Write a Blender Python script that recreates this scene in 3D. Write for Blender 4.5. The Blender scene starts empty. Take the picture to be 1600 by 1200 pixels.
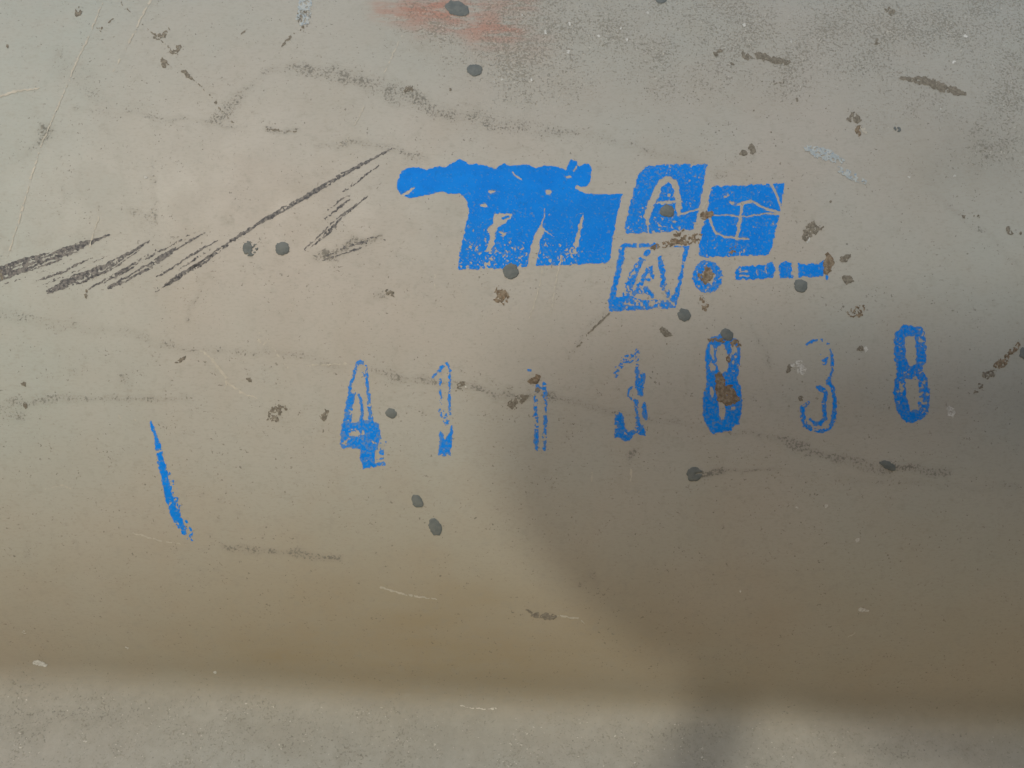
import bpy, math
import numpy as np

# ------------------------------------------------------------------ camera, sky, sun
scene = bpy.context.scene
F_PX = 1500.0                 # focal length in pixels of the 1600 x 1200 photograph
CAM_D = 0.60                  # metres from the lens to the nearest line of the tank
cam_data = bpy.data.cameras.new("camera")
cam_data.sensor_width = 36.0
cam_data.lens = F_PX / 1600.0 * 36.0
cam_data.clip_start = 0.02
cam_data.clip_end = 500.0
cam = bpy.data.objects.new("camera", cam_data)
cam.location = (0.0, -CAM_D, 0.0)
cam.rotation_euler = (math.radians(90), 0, 0)
scene.collection.objects.link(cam)
scene.camera = cam

SUN_TRAVEL = (0.25, 1.0, -0.50)           # direction the sunlight travels
sx, sy, sz = SUN_TRAVEL
sun_elev = math.atan2(-sz, math.hypot(sx, sy))
sun_az = math.atan2(-sx, -sy)             # compass-like angle of the sun from +Y
world = bpy.data.worlds.new("World")
scene.world = world
world.use_nodes = True
wn = world.node_tree
sky = wn.nodes.new("ShaderNodeTexSky")
sky.sky_type = 'NISHITA'
sky.sun_disc = False
sky.sun_elevation = sun_elev
sky.sun_rotation = sun_az
sky.dust_density = 1.3
sky.air_density = 1.0
sky.ozone_density = 1.0
bg = wn.nodes["Background"]
bg.inputs["Strength"].default_value = 0.15
wn.links.new(sky.outputs[0], bg.inputs["Color"])

sun_data = bpy.data.lights.new("sun", 'SUN')
sun_data.energy = 1.22
sun_data.angle = math.radians(2.6)
sun_data.color = (1.0, 0.95, 0.84)
sun = bpy.data.objects.new("sun", sun_data)
from mathutils import Vector
sun.rotation_euler = Vector(SUN_TRAVEL).to_track_quat('-Z', 'Y').to_euler()
sun.location = (-2, -4, 3)
scene.collection.objects.link(sun)

scene.view_settings.view_transform = 'Standard'
scene.view_settings.look = 'None'
scene.view_settings.exposure = -0.03
scene.view_settings.gamma = 1.0
scene.view_settings.use_curve_mapping = False
scene.render.resolution_x = 1024
scene.render.resolution_y = 768

# ------------------------------------------------------------------ small numpy toolbox
RNG = np.random.default_rng(7)
LAT = RNG.random((256, 256)) * 2 - 1


def vnoise(x, y, scale, seed=0):
    """smooth value noise, about -1..1, feature size `scale`"""
    x = np.asarray(x, float) / scale + seed * 17.31
    y = np.asarray(y, float) / scale + seed * 9.77
    xi = np.floor(x).astype(int); yi = np.floor(y).astype(int)
    fx = x - xi; fy = y - yi
    fx = fx * fx * (3 - 2 * fx); fy = fy * fy * (3 - 2 * fy)
    a = LAT[yi % 256, xi % 256]; b = LAT[yi % 256, (xi + 1) % 256]
    c = LAT[(yi + 1) % 256, xi % 256]; d = LAT[(yi + 1) % 256, (xi + 1) % 256]
    return (a * (1 - fx) + b * fx) * (1 - fy) + (c * (1 - fx) + d * fx) * fy


def fbm(x, y, scale, seed=0, octaves=3):
    v = 0; amp = 1.0; tot = 0
    for k in range(octaves):
        v = v + amp * vnoise(x, y, scale / 2 ** k, seed + k * 3)
        tot += amp; amp *= 0.55
    return v / tot


def d_poly(X, Y, pts):
    """signed distance to a polygon, positive inside"""
    p = np.array(pts, float)
    q = np.roll(p, -1, axis=0)
    best = np.full(X.shape, 1e9); inside = np.zeros(X.shape, bool)
    for (x0, y0), (x1, y1) in zip(p, q):
        dx, dy = x1 - x0, y1 - y0
        t = np.clip(((X - x0) * dx + (Y - y0) * dy) / (dx * dx + dy * dy + 1e-9), 0, 1)
        best = np.minimum(best, np.hypot(X - x0 - t * dx, Y - y0 - t * dy))
        if abs(dy) > 1e-9:
            inside ^= ((y0 > Y) != (y1 > Y)) & (X < (x1 - x0) * (Y - y0) / dy + x0)
    return np.where(inside, best, -best)


def d_stroke(X, Y, pts):
    """positive inside a chain of tapering capsules; pts = (x, y, r)"""
    best = np.full(X.shape, -1e9)
    if len(pts) == 1:
        x0, y0, r0 = pts[0]
        return r0 - np.hypot(X - x0, Y - y0)
    for (x0, y0, r0), (x1, y1, r1) in zip(pts[:-1], pts[1:]):
        dx, dy = x1 - x0, y1 - y0
        t = np.clip(((X - x0) * dx + (Y - y0) * dy) / (dx * dx + dy * dy + 1e-9), 0, 1)
        best = np.maximum(best, r0 + (r1 - r0) * t - np.hypot(X - x0 - t * dx, Y - y0 - t * dy))
    return best


def d_ell(X, Y, cx, cy, a, b, rot=0.0):
    c, s = math.cos(math.radians(rot)), math.sin(math.radians(rot))
    u = (X - cx) * c + (Y - cy) * s; v = -(X - cx) * s + (Y - cy) * c
    return (1 - np.hypot(u / a, v / b)) * min(a, b)


def sstep(e0, e1, v):
    t = np.clip((v - e0) / (e1 - e0), 0, 1)
    return t * t * (3 - 2 * t)


# ------------------------------------------------------------------ the tank's form
# The tank lies on its side with its axis nearly level (rolled a little); its section is
# depth = g(w), w measured up the wall across the axis.
ROLL = math.radians(2.6)
CR, SR = math.cos(ROLL), math.sin(ROLL)
W_0 = 0.03
W_CREASE = -0.2165
W_TAB = np.linspace(-0.345, 0.5, 6000)
_tilt = np.interp(W_TAB, [-0.345, -0.2165, -0.19, -0.155, -0.11, -0.06, 0.03, 0.12, 0.24, 0.33, 0.425, 0.5],
                  [-38, -38, -34, -26, -16, -9, 0, 9, 23, 38, 62, 62])
_ker = np.hanning(281); _ker /= _ker.sum()
_tilt = np.convolve(np.pad(_tilt, 140, mode='edge'), _ker, mode='valid')
_cyl = np.tan(np.radians(_tilt))
_k = sstep(W_CREASE + 0.014, W_CREASE - 0.034, W_TAB)
_slope = _cyl * (1 - _k) + 0.80 * _k
_lip = sstep(-0.300, -0.335, W_TAB)
_slope = _slope * (1 - _lip)
_g = np.concatenate([[0], np.cumsum((_slope[1:] + _slope[:-1]) * 0.5 * np.diff(W_TAB))])
_g -= np.interp(W_0, W_TAB, _g)


def g_depth(w):
    return np.interp(w, W_TAB, _g)


def aw_to_xyz(a, w):
    """a along the axis, w across -> point"""
    return np.stack([a * CR + w * SR, g_depth(w), -a * SR + w * CR], -1)


def aw_normal(a, w):
    e = 4e-4
    s = (g_depth(w + e) - g_depth(w - e)) / (2 * e)
    n = 1 / np.sqrt(1 + s * s)
    nw, ny = s * n, -n
    return np.stack([nw * SR + 0 * a, ny + 0 * a, nw * CR + 0 * a], -1)


def photo_to_aw(u, v):
    """where the line of sight of a photograph pixel meets the wall"""
    dx = (np.asarray(u, float) - 800) / F_PX; dz = -(np.asarray(v, float) - 600) / F_PX
    lo = np.full(dx.shape, 0.25); hi = np.full(dx.shape, 1.1)
    for _ in range(34):
        m = 0.5 * (lo + hi)
        w = m * dx * SR + m * dz * CR
        behind = (m - CAM_D) > g_depth(w)
        hi = np.where(behind, m, hi); lo = np.where(behind, lo, m)
    m = 0.5 * (lo + hi)
    x, z = m * dx, m * dz
    return x * CR - z * SR, x * SR + z * CR


def xyz_to_photo(p):
    s = p[..., 1] + CAM_D
    return 800 + F_PX * p[..., 0] / s, 600 - F_PX * p[..., 2] / s


# ------------------------------------------------------------------ materials
def new_mat(name):
    m = bpy.data.materials.new(name)
    m.use_nodes = True
    nt = m.node_tree
    return m, nt, nt.nodes["Principled BSDF"]


class N:
    """terse node builder"""
    def __init__(self, nt):
        self.nt = nt
        self.co = nt.nodes.new("ShaderNodeNewGeometry").outputs["Position"]

    def val(self, sock, v):
        if isinstance(v, bpy.types.NodeSocket):
            self.nt.links.new(v, sock)
        else:
            sock.default_value = v

    def noise(self, scale, detail=3.0, rough=0.55, vec=None, lac=2.0):
        n = self.nt.nodes.new("ShaderNodeTexNoise")
        n.inputs["Scale"].default_value = scale
        n.inputs["Detail"].default_value = detail
        n.inputs["Roughness"].default_value = rough
        n.inputs["Lacunarity"].default_value = lac
        self.nt.links.new(vec if vec is not None else self.co, n.inputs["Vector"])
        return n.outputs["Fac"]

    def stretch(self, scale):
        n = self.nt.nodes.new("ShaderNodeMapping")
        n.inputs["Scale"].default_value = scale
        self.nt.links.new(self.co, n.inputs["Vector"])
        return n.outputs["Vector"]

    def math(self, op, a, b=0.0, c=0.0, clamp=False):
        n = self.nt.nodes.new("ShaderNodeMath")
        n.operation = op; n.use_clamp = clamp
        for s, v in zip(n.inputs, (a, b, c)):
            self.val(s, v)
        return n.outputs[0]

    def ramp(self, v, a, b, c=0.0, d=1.0):
        n = self.nt.nodes.new("ShaderNodeMapRange")
        n.interpolation_type = 'SMOOTHSTEP'
        self.val(n.inputs["Value"], v)
        for k, t in zip(("From Min", "From Max", "To Min", "To Max"), (a, b, c, d)):
            self.val(n.inputs[k], t)
        return n.outputs["Result"]

    def mix(self, f, a, b):
        n = self.nt.nodes.new("ShaderNodeMix")
        n.data_type = 'RGBA'
        self.val(n.inputs[0], f)
        for s, v in ((n.inputs[6], a), (n.inputs[7], b)):
            self.val(s, (*v, 1.0) if isinstance(v, tuple) and len(v) == 3 else v)
        return n.outputs[2]

    def attr(self, name):
        n = self.nt.nodes.new("ShaderNodeAttribute")
        n.attribute_name = name
        return n.outputs["Fac"]

    def bump(self, h, strength, dist, normal=None):
        n = self.nt.nodes.new("ShaderNodeBump")
        n.inputs["Strength"].default_value = strength
        n.inputs["Distance"].default_value = dist
        self.val(n.inputs["Height"], h)
        if normal is not None:
            self.nt.links.new(normal, n.inputs["Normal"])
        return n.outputs["Normal"]


def tank_paint():
    m, nt, bsdf = new_mat("beige_tank_paint")
    k = N(nt)
    big = k.noise(4.0, 4, 0.6)
    mid = k.noise(26.0, 4, 0.6)
    col = k.mix(k.ramp(big, 0.32, 0.68), (0.436, 0.400, 0.346), (0.406, 0.408, 0.360))
    col = k.mix(k.math('MULTIPLY', k.ramp(mid, 0.40, 0.72), 0.35), col, (0.395, 0.356, 0.290))
    # pale grey-green tone towards the left, top and right
    grey_green = k.attr("grey_green")
    df = k.math('MULTIPLY', grey_green, k.ramp(k.noise(40, 6, 0.7), 0.25, 0.75, 0.65, 1.0))
    col = k.mix(df, col, (0.372, 0.408, 0.368))
    # brown stains, plus ground bounce and underside shade put into the colour
    stain_shade = k.attr("stain_shade")
    mf = k.math('MULTIPLY', stain_shade, k.ramp(k.noise(1.0, 5, 0.62, k.stretch((9, 9, 30))), 0.20, 0.80, 0.72, 1.0))
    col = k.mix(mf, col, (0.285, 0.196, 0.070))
    # dirt film on sand and grime; also darkens the whole ledge
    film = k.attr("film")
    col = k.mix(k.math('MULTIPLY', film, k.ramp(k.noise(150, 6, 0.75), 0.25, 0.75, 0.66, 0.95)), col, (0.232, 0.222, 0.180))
    # pinhead specks that sit all over the paint
    fine = k.noise(620, 2, 0.5)
    rare = k.noise(95, 3, 0.6)
    speck = k.math('MULTIPLY', k.ramp(fine, 0.635, 0.715), k.ramp(rare, 0.42, 0.62))
    col = k.mix(k.math('MULTIPLY', speck, 0.75), col, (0.125, 0.118, 0.095))
    # fine brushed film grain
    grain = k.noise(1.0, 3, 0.6, k.stretch((330, 330, 900)))
    col = k.mix(k.ramp(grain, 0.46, 0.80, 0.0, 0.38), col, (0.290, 0.266, 0.215))
    mot = k.noise(170, 4, 0.68)
    col = k.mix(k.ramp(mot, 0.50, 0.78, 0.0, 0.42), col, (0.300, 0.290, 0.240))
    # red smear
    red = k.attr("red")
    rf = k.math('MULTIPLY', red, k.ramp(k.noise(1.0, 4, 0.65, k.stretch((60, 60, 260))), 0.30, 0.62))
    col = k.mix(rf, col, (0.420, 0.190, 0.130))
    # gritty dirt
    g = k.attr("grime")
    gn = k.noise(640, 4, 0.66)
    gv = k.math('ADD', k.math('MULTIPLY', g, 0.62), gn)
    gm = k.ramp(gv, 0.77, 0.93)
    col = k.mix(k.math('MULTIPLY', gm, 0.72), col, (0.150, 0.145, 0.122))
    # sand: dark and pale grains
    s = k.attr("sand")
    sn = k.noise(640, 4, 0.66)
    sm = k.ramp(k.math('ADD', k.math('MULTIPLY', s, 0.30), sn), 0.80, 0.90)
    col = k.mix(k.math('MULTIPLY', sm, 0.60), col, (0.200, 0.186, 0.142))
    pn = k.noise(410, 2, 0.5, k.stretch((1.3, 1.0, 1.7)))
    pm = k.ramp(k.math('ADD', k.math('MULTIPLY', s, 0.18), pn), 0.84, 0.88)
    col = k.mix(k.math('MULTIPLY', pm, 0.55), col, (0.56, 0.53, 0.45))
    nt.links.new(col, bsdf.inputs["Base Color"])
    rough = k.ramp(k.noise(38, 4, 0.6), 0.25, 0.75, 0.44, 0.60)
    rough = k.math('ADD', rough, k.math('MULTIPLY', k.math('ADD', gm, film), 0.22), clamp=True)
    nt.links.new(rough, bsdf.inputs["Roughness"])
    bsdf.inputs["Specular IOR Level"].default_value = 0.35
    b1 = k.bump(k.noise(150, 3, 0.55), 0.10, 0.0006)
    b2 = k.bump(k.math('ADD', k.math('MULTIPLY', gm, 0.7), sm), 0.45, 0.0004, b1)
    b3 = k.bump(k.noise(900, 3, 0.6), 0.12, 0.0002, b2)
    nt.links.new(b3, bsdf.inputs["Normal"])
    return m


def blue_paint():
    m, nt, bsdf = new_mat("blue_stencil_paint")
    k = N(nt)
    col = k.mix(k.ramp(k.noise(70, 4, 0.6), 0.30, 0.70), (0.001, 0.215, 0.78), (0.002, 0.245, 0.84))
    thin = k.attr("thin")
    f = k.ramp(k.math('ADD', k.noise(650, 3, 0.6), k.math('MULTIPLY', thin, 0.36)), 0.64, 0.86, 0.0, 0.75)
    col = k.mix(f, col, (0.150, 0.260, 0.44))
    dirt = k.ramp(k.noise(260, 5, 0.70), 0.52, 0.76, 0.0, 0.50)
    col = k.mix(dirt, col, (0.004, 0.150, 0.52))
    col = k.mix(k.ramp(k.noise(560, 4, 0.70), 0.58, 0.78, 0.0, 0.50), col, (0.070, 0.260, 0.60))
    col = k.mix(k.ramp(k.noise(24, 4, 0.65), 0.42, 0.72, 0.0, 0.35), col, (0.010, 0.200, 0.64))
    col = k.mix(k.ramp(k.noise(820, 3, 0.65), 0.70, 0.76, 0.0, 0.80), col, (0.330, 0.310, 0.270))
    nt.links.new(col, bsdf.inputs["Base Color"])
    bsdf.inputs["Roughness"].default_value = 0.65
    bsdf.inputs["Specular IOR Level"].default_value = 0.12
    nt.links.new(k.bump(k.noise(420, 4, 0.6), 0.25, 0.0003), bsdf.inputs["Normal"])
    return m


def plain(name, c0, c1, scale=220.0, rough=0.6, spec=0.3, bump=0.3, c2=None):
    m, nt, bsdf = new_mat(name)
    k = N(nt)
    col = k.mix(k.ramp(k.noise(scale, 4, 0.62), 0.35, 0.65), c0, c1)
    if c2 is not None:
        col = k.mix(k.ramp(k.noise(scale * 2.3, 3, 0.6), 0.56, 0.68, 0.0, 0.85), col, c2)
    nt.links.new(col, bsdf.inputs["Base Color"])
    bsdf.inputs["Roughness"].default_value = rough
    bsdf.inputs["Specular IOR Level"].default_value = spec
    nt.links.new(k.bump(k.noise(scale * 2.0, 4, 0.6), bump, 0.0004), bsdf.inputs["Normal"])
    return m


M_TANK = tank_paint()
M_BLUE = blue_paint()
M_TAR = plain("grey_tar", (0.128, 0.145, 0.140), (0.165, 0.180, 0.170), 260, 0.62, 0.25)
M_RUST = plain("brown_rust_chip", (0.150, 0.118, 0.082), (0.290, 0.238, 0.170), 460, 0.85, 0.15, 0.6, (0.235, 0.128, 0.080))
M_GRIT = plain("dark_grit", (0.165, 0.150, 0.120), (0.265, 0.240, 0.192), 620, 0.9, 0.1, 0.6)
M_SCRAPE = plain("black_scrape", (0.085, 0.085, 0.090), (0.240, 0.228, 0.208), 560, 0.7, 0.2)
M_PALE = plain("pale_scratch", (0.44, 0.415, 0.345), (0.51, 0.48, 0.40), 240, 0.6, 0.3)
M_WHITE = plain("whitish_residue", (0.50, 0.50, 0.46), (0.66, 0.66, 0.62), 420, 0.75, 0.2, 0.6, (0.27, 0.26, 0.23))
M_BLUISH = plain("pale_blue_residue", (0.36, 0.41, 0.42), (0.47, 0.50, 0.48), 300, 0.7, 0.2, 0.4, (0.21, 0.30, 0.42))
M_GROUND = plain("brown_soil", (0.24, 0.155, 0.065), (0.29, 0.190, 0.085), 9, 0.95, 0.1, 0.5)

# ------------------------------------------------------------------ the setting
def link_mesh(name, verts, faces, mat, parent=None, smooth=True):
    me = bpy.data.meshes.new(name)
    me.from_pydata(verts, [], faces)
    me.materials.append(mat)
    if smooth:
        me.polygons.foreach_set("use_smooth", np.ones(len(me.polygons), bool))
    o = bpy.data.objects.new(name, me)
    scene.collection.objects.link(o)
    if parent is not None:
        o.parent = parent
        o.location = -Vector(parent.location)
    return o


GROUND_Z = -0.60
gs = 200.0
ground = link_mesh("ground", [(-gs, -gs, GROUND_Z), (gs, -gs, GROUND_Z), (gs, gs, GROUND_Z), (-gs, gs, GROUND_Z)],
                   [(0, 1, 2, 3)], M_GROUND, smooth=False)
ground["kind"] = "structure"

# ------------------------------------------------------------------ the tank: shell and foot flange
tank = bpy.data.objects.new("steel_tank", None)
tank.location = (0, 0.45, GROUND_Z)
tank["label"] = "scuffed beige painted steel tank with blue stencilled emblem and number"
tank["category"] = "tank"
scene.collection.objects.link(tank)


def dense_axis(lo, d0, d1, hi, step, coarse):
    a = np.arange(lo, d0, coarse); b = np.arange(d0, d1, step); c = np.arange(d1, hi + 1e-9, coarse)
    return np.concatenate([a, b, c])


GRIME = [  # strokes of gritty dirt: (strength, [(x, y, r), ...]) in photograph pixels
    (0.47, [(330, 196, 10), (345, 182, 14), (372, 160, 14), (392, 128, 8), (410, 112, 8), (436, 103, 11)]),
    (0.52, [(436, 103, 12), (520, 112, 18), (565, 125, 18), (600, 140, 20), (650, 158, 20), (705, 180, 18)]),
    (0.47, [(705, 180, 18), (760, 190, 22), (830, 200, 18), (905, 210, 13), (960, 222, 14), (1010, 232, 12), (1130, 268, 8)]),
    (0.42, [(0, 490, 14), (60, 500, 15), (140, 515, 13), (200, 520, 12), (260, 540, 12), (330, 545, 10), (420, 552, 10), (480, 556, 14), (530, 572, 10)]),
    (0.50, [(20, 630, 12), (62, 622, 9), (90, 624, 11), (150, 628, 9), (230, 622, 9), (300, 632, 7)]),
    (0.45, [(0, 640, 14), (28, 650, 16)]),
    (0.48, [(295, 500, 5), (305, 470, 7), (318, 440, 4)]),
    (0.40, [(200, 585, 14), (195, 600, 16)]),
    (0.50, [(288, 620, 12), (294, 628, 9)]),
    (0.40, [(120, 585, 12)]),
    (0.48, [(560, 565, 8), (620, 590, 12), (700, 598, 9), (745, 605, 10), (800, 622, 10), (870, 620, 10), (925, 635, 9), (1000, 652, 7)]),
    (0.52, [(1000, 652, 7), (1060, 658, 7), (1140, 675, 7), (1205, 682, 8), (1250, 698, 12), (1300, 716, 12), (1340, 726, 14), (1400, 730, 14), (1475, 735, 14)]),
    (0.36, [(1310, 750, 9), (1400, 755, 8), (1500, 762, 8), (1590, 762, 8)]),
    (0.58, [(1095, 738, 8), (1130, 738, 7), (1160, 737, 5), (1230, 736, 3)]),
    (0.55, [(345, 848, 6), (365, 858, 5), (400, 861, 8), (440, 864, 9), (480, 868, 9), (525, 872, 7)]),
    (0.55, [(70, 205, 17), (80, 208, 15), (50, 230, 9), (42, 250, 5)]),
    (0.36, [(90, 95, 25), (120, 120, 30), (180, 175, 26), (240, 170, 18), (250, 200, 12)]),
    (0.45, [(110, 172, 5), (180, 178, 5), (240, 182, 6), (310, 190, 5), (385, 198, 5)]),
    (0.50, [(420, 203, 4), (465, 206, 4)]), (0.45, [(500, 232, 8), (560, 225, 7), (600, 228, 9), (650, 245, 9), (668, 252, 6)]),
    (0.42, [(243, 250, 5), (243, 280, 9), (248, 315, 5), (236, 343, 9), (205, 335, 9)]),
    (0.40, [(95, 290, 6), (100, 315, 7)]),
    (0.60, [(500, 400, 12), (520, 402, 12), (560, 378, 9), (598, 373, 8)]),
    (0.46, [(600, 460, 12), (575, 468, 6)]),
    (0.44, [(890, 555, 4), (915, 525, 6), (950, 488, 4)]),
    (0.42, [(1175, 500, 5), (1190, 535, 6), (1200, 575, 5)]),
    (0.50, [(985, 712, 14), (995, 700, 9)]), (0.36, [(845, 740, 10), (850, 755, 5)]),
    (0.30, [(1450, 270, 40), (1500, 230, 55), (1560, 250, 50), (1440, 290, 20)]),
    (0.40, [(1110, 268, 10), (1145, 276, 6)]), (0.36, [(1460, 300, 8), (1500, 340, 6), (1560, 385, 5), (1600, 420, 5)]),
    (0.26, [(0, 800, 10), (120, 720, 12), (230, 700, 10), (310, 675, 8)]),
    (0.40, [(40, 850, 12), (40, 865, 10)]),
    (0.36, [(905, 910, 12), (920, 895, 10), (935, 915, 10)]),
    (0.36, [(0, 1065, 26), (80, 1080, 30), (160, 1095, 30), (220, 1110, 22), (290, 1095, 16), (360, 1090, 18)]),
    (0.42, [(60, 1140, 30), (0, 1120, 40), (200, 1115, 22)]),
    (0.36, [(360, 1125, 16), (400, 1150, 28), (480, 1165, 40), (560, 1180, 40), (640, 1190, 30)]),
    (0.28, [(560, 1090, 18), (620, 1110, 22), (700, 1150, 22)]),
    (0.40, [(1000, 1150, 16), (1060, 1150, 26), (1110, 1150, 22), (1140, 1150, 10)]),
    (0.40, [(1290, 1165, 14), (1340, 1165, 22), (1400, 1175, 26), (1440, 1185, 16)]),
    (0.46, [(1190, 1190, 16), (1210, 1180, 10)]),
]


def paint_layers(P, u, v):
    """float layers for the wall's material: dirt, sand, film, red smear, grey-green tone, brown stain with painted shade"""
    grime = np.zeros(u.shape)
    wob_u = u + 7 * vnoise(u, v, 26, 2); wob_v = v + 6 * vnoise(u, v, 22, 3)
    for s, pts in GRIME:
        rmax = max(p[2] for p in pts)
        xs = [p[0] for p in pts]; ys = [p[1] for p in pts]
        sel = (u > min(xs) - 70) & (u < max(xs) + 70) & (v > min(ys) - 70) & (v < max(ys) + 70)
        if not sel.any():
            continue
        d = d_stroke(wob_u[sel], wob_v[sel], pts)
        val = s * sstep(-0.35 * rmax - 2, 0.75 * rmax, d) * (0.92 + 0.22 * vnoise(u[sel], v[sel], 14, 5))
        grime[sel] = np.maximum(grime[sel], val)
    sandp = [(520, -400), (2400, -400), (2400, 330), (1600, 300), (1440, 250), (1300, 190), (1120, 190), (1000, 170),
             (860, 200), (740, 170), (640, 95), (590, 40)]
    sd = d_poly(u, v, sandp)
    sand = sstep(-60, 70, sd + 40 * fbm(u, v, 90, 6)) * (0.90 + 0.36 * fbm(u, v, 55, 8))
    hot = np.exp(-(((u - 880) / 190) ** 2 + ((v - 60) / 80) ** 2))
    sand = np.clip(sand + 0.14 * hot, 0, 1.15)
    sand = np.maximum(sand, 0.95 * sstep(1060, 1110, v - 0.05 * (u - 540)) * (0.80 + 0.35 * fbm(u, v, 26, 9)))
    film = 0.15 * np.clip(sand, 0, 1) + 0.32 * sstep(0.0, 0.8, grime) + 0.07 * (fbm(u, v, 160, 11) + 0.4)
    film += 0.86 * sstep(-62, 12, v - 1085 - 0.035 * (u - 540)) * (0.80 + 0.14 * fbm(u, v, 160, 12) + 0.08 * fbm(u, v, 16, 14))  # darkens the ledge along its whole length
    film += 0.24 * np.exp(-(((u - 1500) / 130) ** 2 + ((v - 240) / 90) ** 2))
    film = np.clip(film, 0, 0.97)
    red = 0.55 * sstep(-22, 16, d_stroke(u, v + 5 * vnoise(u, v, 30, 4), [(590, 14, 6), (640, 24, 16), (690, 30, 20), (740, 42, 18), (800, 50, 10)]))
    red += 0.42 * sstep(-26, 12, d_stroke(u, v, [(640, 5, 8), (720, 2, 14), (820, 0, 9)]))
    red += 0.16 * sstep(-40, 20, d_stroke(u, v, [(760, 60, 20), (830, 55, 24)]))
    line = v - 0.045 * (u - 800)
    stain_shade = 0.62 * sstep(640, 1060, line + 22 * fbm(u, v, 220, 31)) * (0.38 * sstep(1215, 1150, line + 14 * fbm(u, v, 90, 33)) + 0.62 * sstep(1150, 1085, line + 14 * fbm(u, v, 90, 33)))  # painted browning and shade of the undercut lower shell
    stain_shade *= 0.50 + 0.50 * np.exp(-((u - 680) / 400) ** 2)
    stain_shade += 0.16 * np.exp(-(((u - 660) / 60) ** 2 + ((v - 968) / 14) ** 2)) + 0.14 * np.exp(-(((u - 430) / 70) ** 2 + ((v - 1028) / 14) ** 2))
    grey_green = 0.75 * sstep(420, -60, u + 90 * fbm(u, v, 180, 37)) * sstep(1000, 600, v) + 0.55 * sstep(260, -60, v + 70 * fbm(u, v, 200, 39)) * (0.6 + 0.4 * sstep(700, 100, u))
    grey_green += 0.40 * sstep(1250, 1650, u + 60 * fbm(u, v, 160, 41)) * sstep(1150, 900, v)
    return grime, sand, film, np.clip(red, 0, 1), np.clip(stain_shade, 0, 0.9), np.clip(grey_green, 0, 0.85)


STEP = 0.0014
A_AX = dense_axis(-1.3, -0.40, 0.40, 1.3, STEP, 0.02)


def wall_part(name, w_lo, w_hi, w_ax):
    A, W = np.meshgrid(A_AX, w_ax)
    P = aw_to_xyz(A, W)
    ny, nx = A.shape
    u, v = xyz_to_photo(P)
    idx = np.arange(ny * nx).reshape(ny, nx)
    faces = np.stack([idx[:-1, :-1], idx[:-1, 1:], idx[1:, 1:], idx[1:, :-1]], -1).reshape(-1, 4)
    verts = P.reshape(-1, 3)
    return verts, faces, u.reshape(-1), v.reshape(-1), idx


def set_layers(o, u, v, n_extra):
    for nm, arr in zip(("grime", "sand", "film", "red", "stain_shade", "grey_green"), paint_layers(None, u, v)):
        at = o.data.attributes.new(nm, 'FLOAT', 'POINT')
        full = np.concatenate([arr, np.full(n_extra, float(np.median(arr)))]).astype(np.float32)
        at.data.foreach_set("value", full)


W_SPLIT = W_CREASE - 0.004
# shell: from the crease up over the top and round the back down to the ground
w_ax = dense_axis(W_SPLIT, W_SPLIT, 0.285, 0.425, STEP, 0.01)
verts, faces, u, v, idx = wall_part("shell", W_SPLIT, 0.42, w_ax)
verts = verts.tolist(); faces = faces.tolist()
n0 = len(verts)
back = []          # close the section round the back
w_top = w_ax[-1]; y_top = float(g_depth(w_top))
cyc, cwc = 0.42, 0.02
t0 = math.atan2(w_top - cwc, y_top - cyc); r0 = math.hypot(w_top - cwc, y_top - cyc)
for q in np.linspace(0, 1, 44)[1:]:
    t = t0 + (-math.pi + 0.75 - t0) * q
    rr = r0 + (0.44 - r0) * sstep(0, 0.5, q)
    back.append((cyc + rr * math.cos(t), cwc + rr * math.sin(t)))
prev = idx[-1].tolist()
for (yy, ww) in back:
    row = []
    for a in A_AX:
        row.append(len(verts)); verts.append((a * CR + ww * SR, yy, -a * SR + ww * CR))
    for i in range(len(row) - 1):
        faces.append((prev[i], prev[i + 1], row[i + 1], row[i]))
    prev = row
nv = len(verts)
left = [int(idx[j, 0]) for j in range(idx.shape[0])] + list(range(n0, nv, len(A_AX)))
right = [int(idx[j, -1]) for j in range(idx.shape[0])] + list(range(n0 + len(A_AX) - 1, nv, len(A_AX)))
faces.append(left[::-1]); faces.append(right)
shell = link_mesh("shell", verts, faces, M_TANK, tank)
shell.data.polygons[-1].use_smooth = False; shell.data.polygons[-2].use_smooth = False
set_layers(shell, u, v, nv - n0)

# foot flange: slopes out from the crease, turns down at its lip and stands on the ground
w_ax = np.concatenate([np.arange(-0.343, -0.300, 0.006), np.arange(-0.300, W_SPLIT, STEP), [W_SPLIT]])
verts, faces, u, v, idx = wall_part("flange", -0.34, W_SPLIT, w_ax)
verts = verts.tolist(); faces = faces.tolist(); n0 = len(verts)
prev = idx[0].tolist()
y_l = float(g_depth(w_ax[0]))
row = []
for a in A_AX:
    row.append(len(verts)); verts.append((a * CR + w_ax[0] * SR, y_l, GROUND_Z + 0.003))
for i in range(len(row) - 1):
    faces.append((row[i], row[i + 1], prev[i + 1], prev[i]))
flange = link_mesh("foot_flange", verts, faces, M_TANK, tank)
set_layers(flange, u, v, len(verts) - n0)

# ------------------------------------------------------------------ marks on the paint
CASES = {1: ["0ad"], 2: ["1ba"], 4: ["2cb"], 8: ["3dc"], 3: ["01bd"], 6: ["12ca"], 12: ["23db"], 9: ["30ac"],
         5: ["0ad", "2cb"], 10: ["1ba", "3dc"], 7: ["012cd"], 14: ["123da"], 13: ["230ab"], 11: ["301bc"], 15: ["0123"]}


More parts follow.
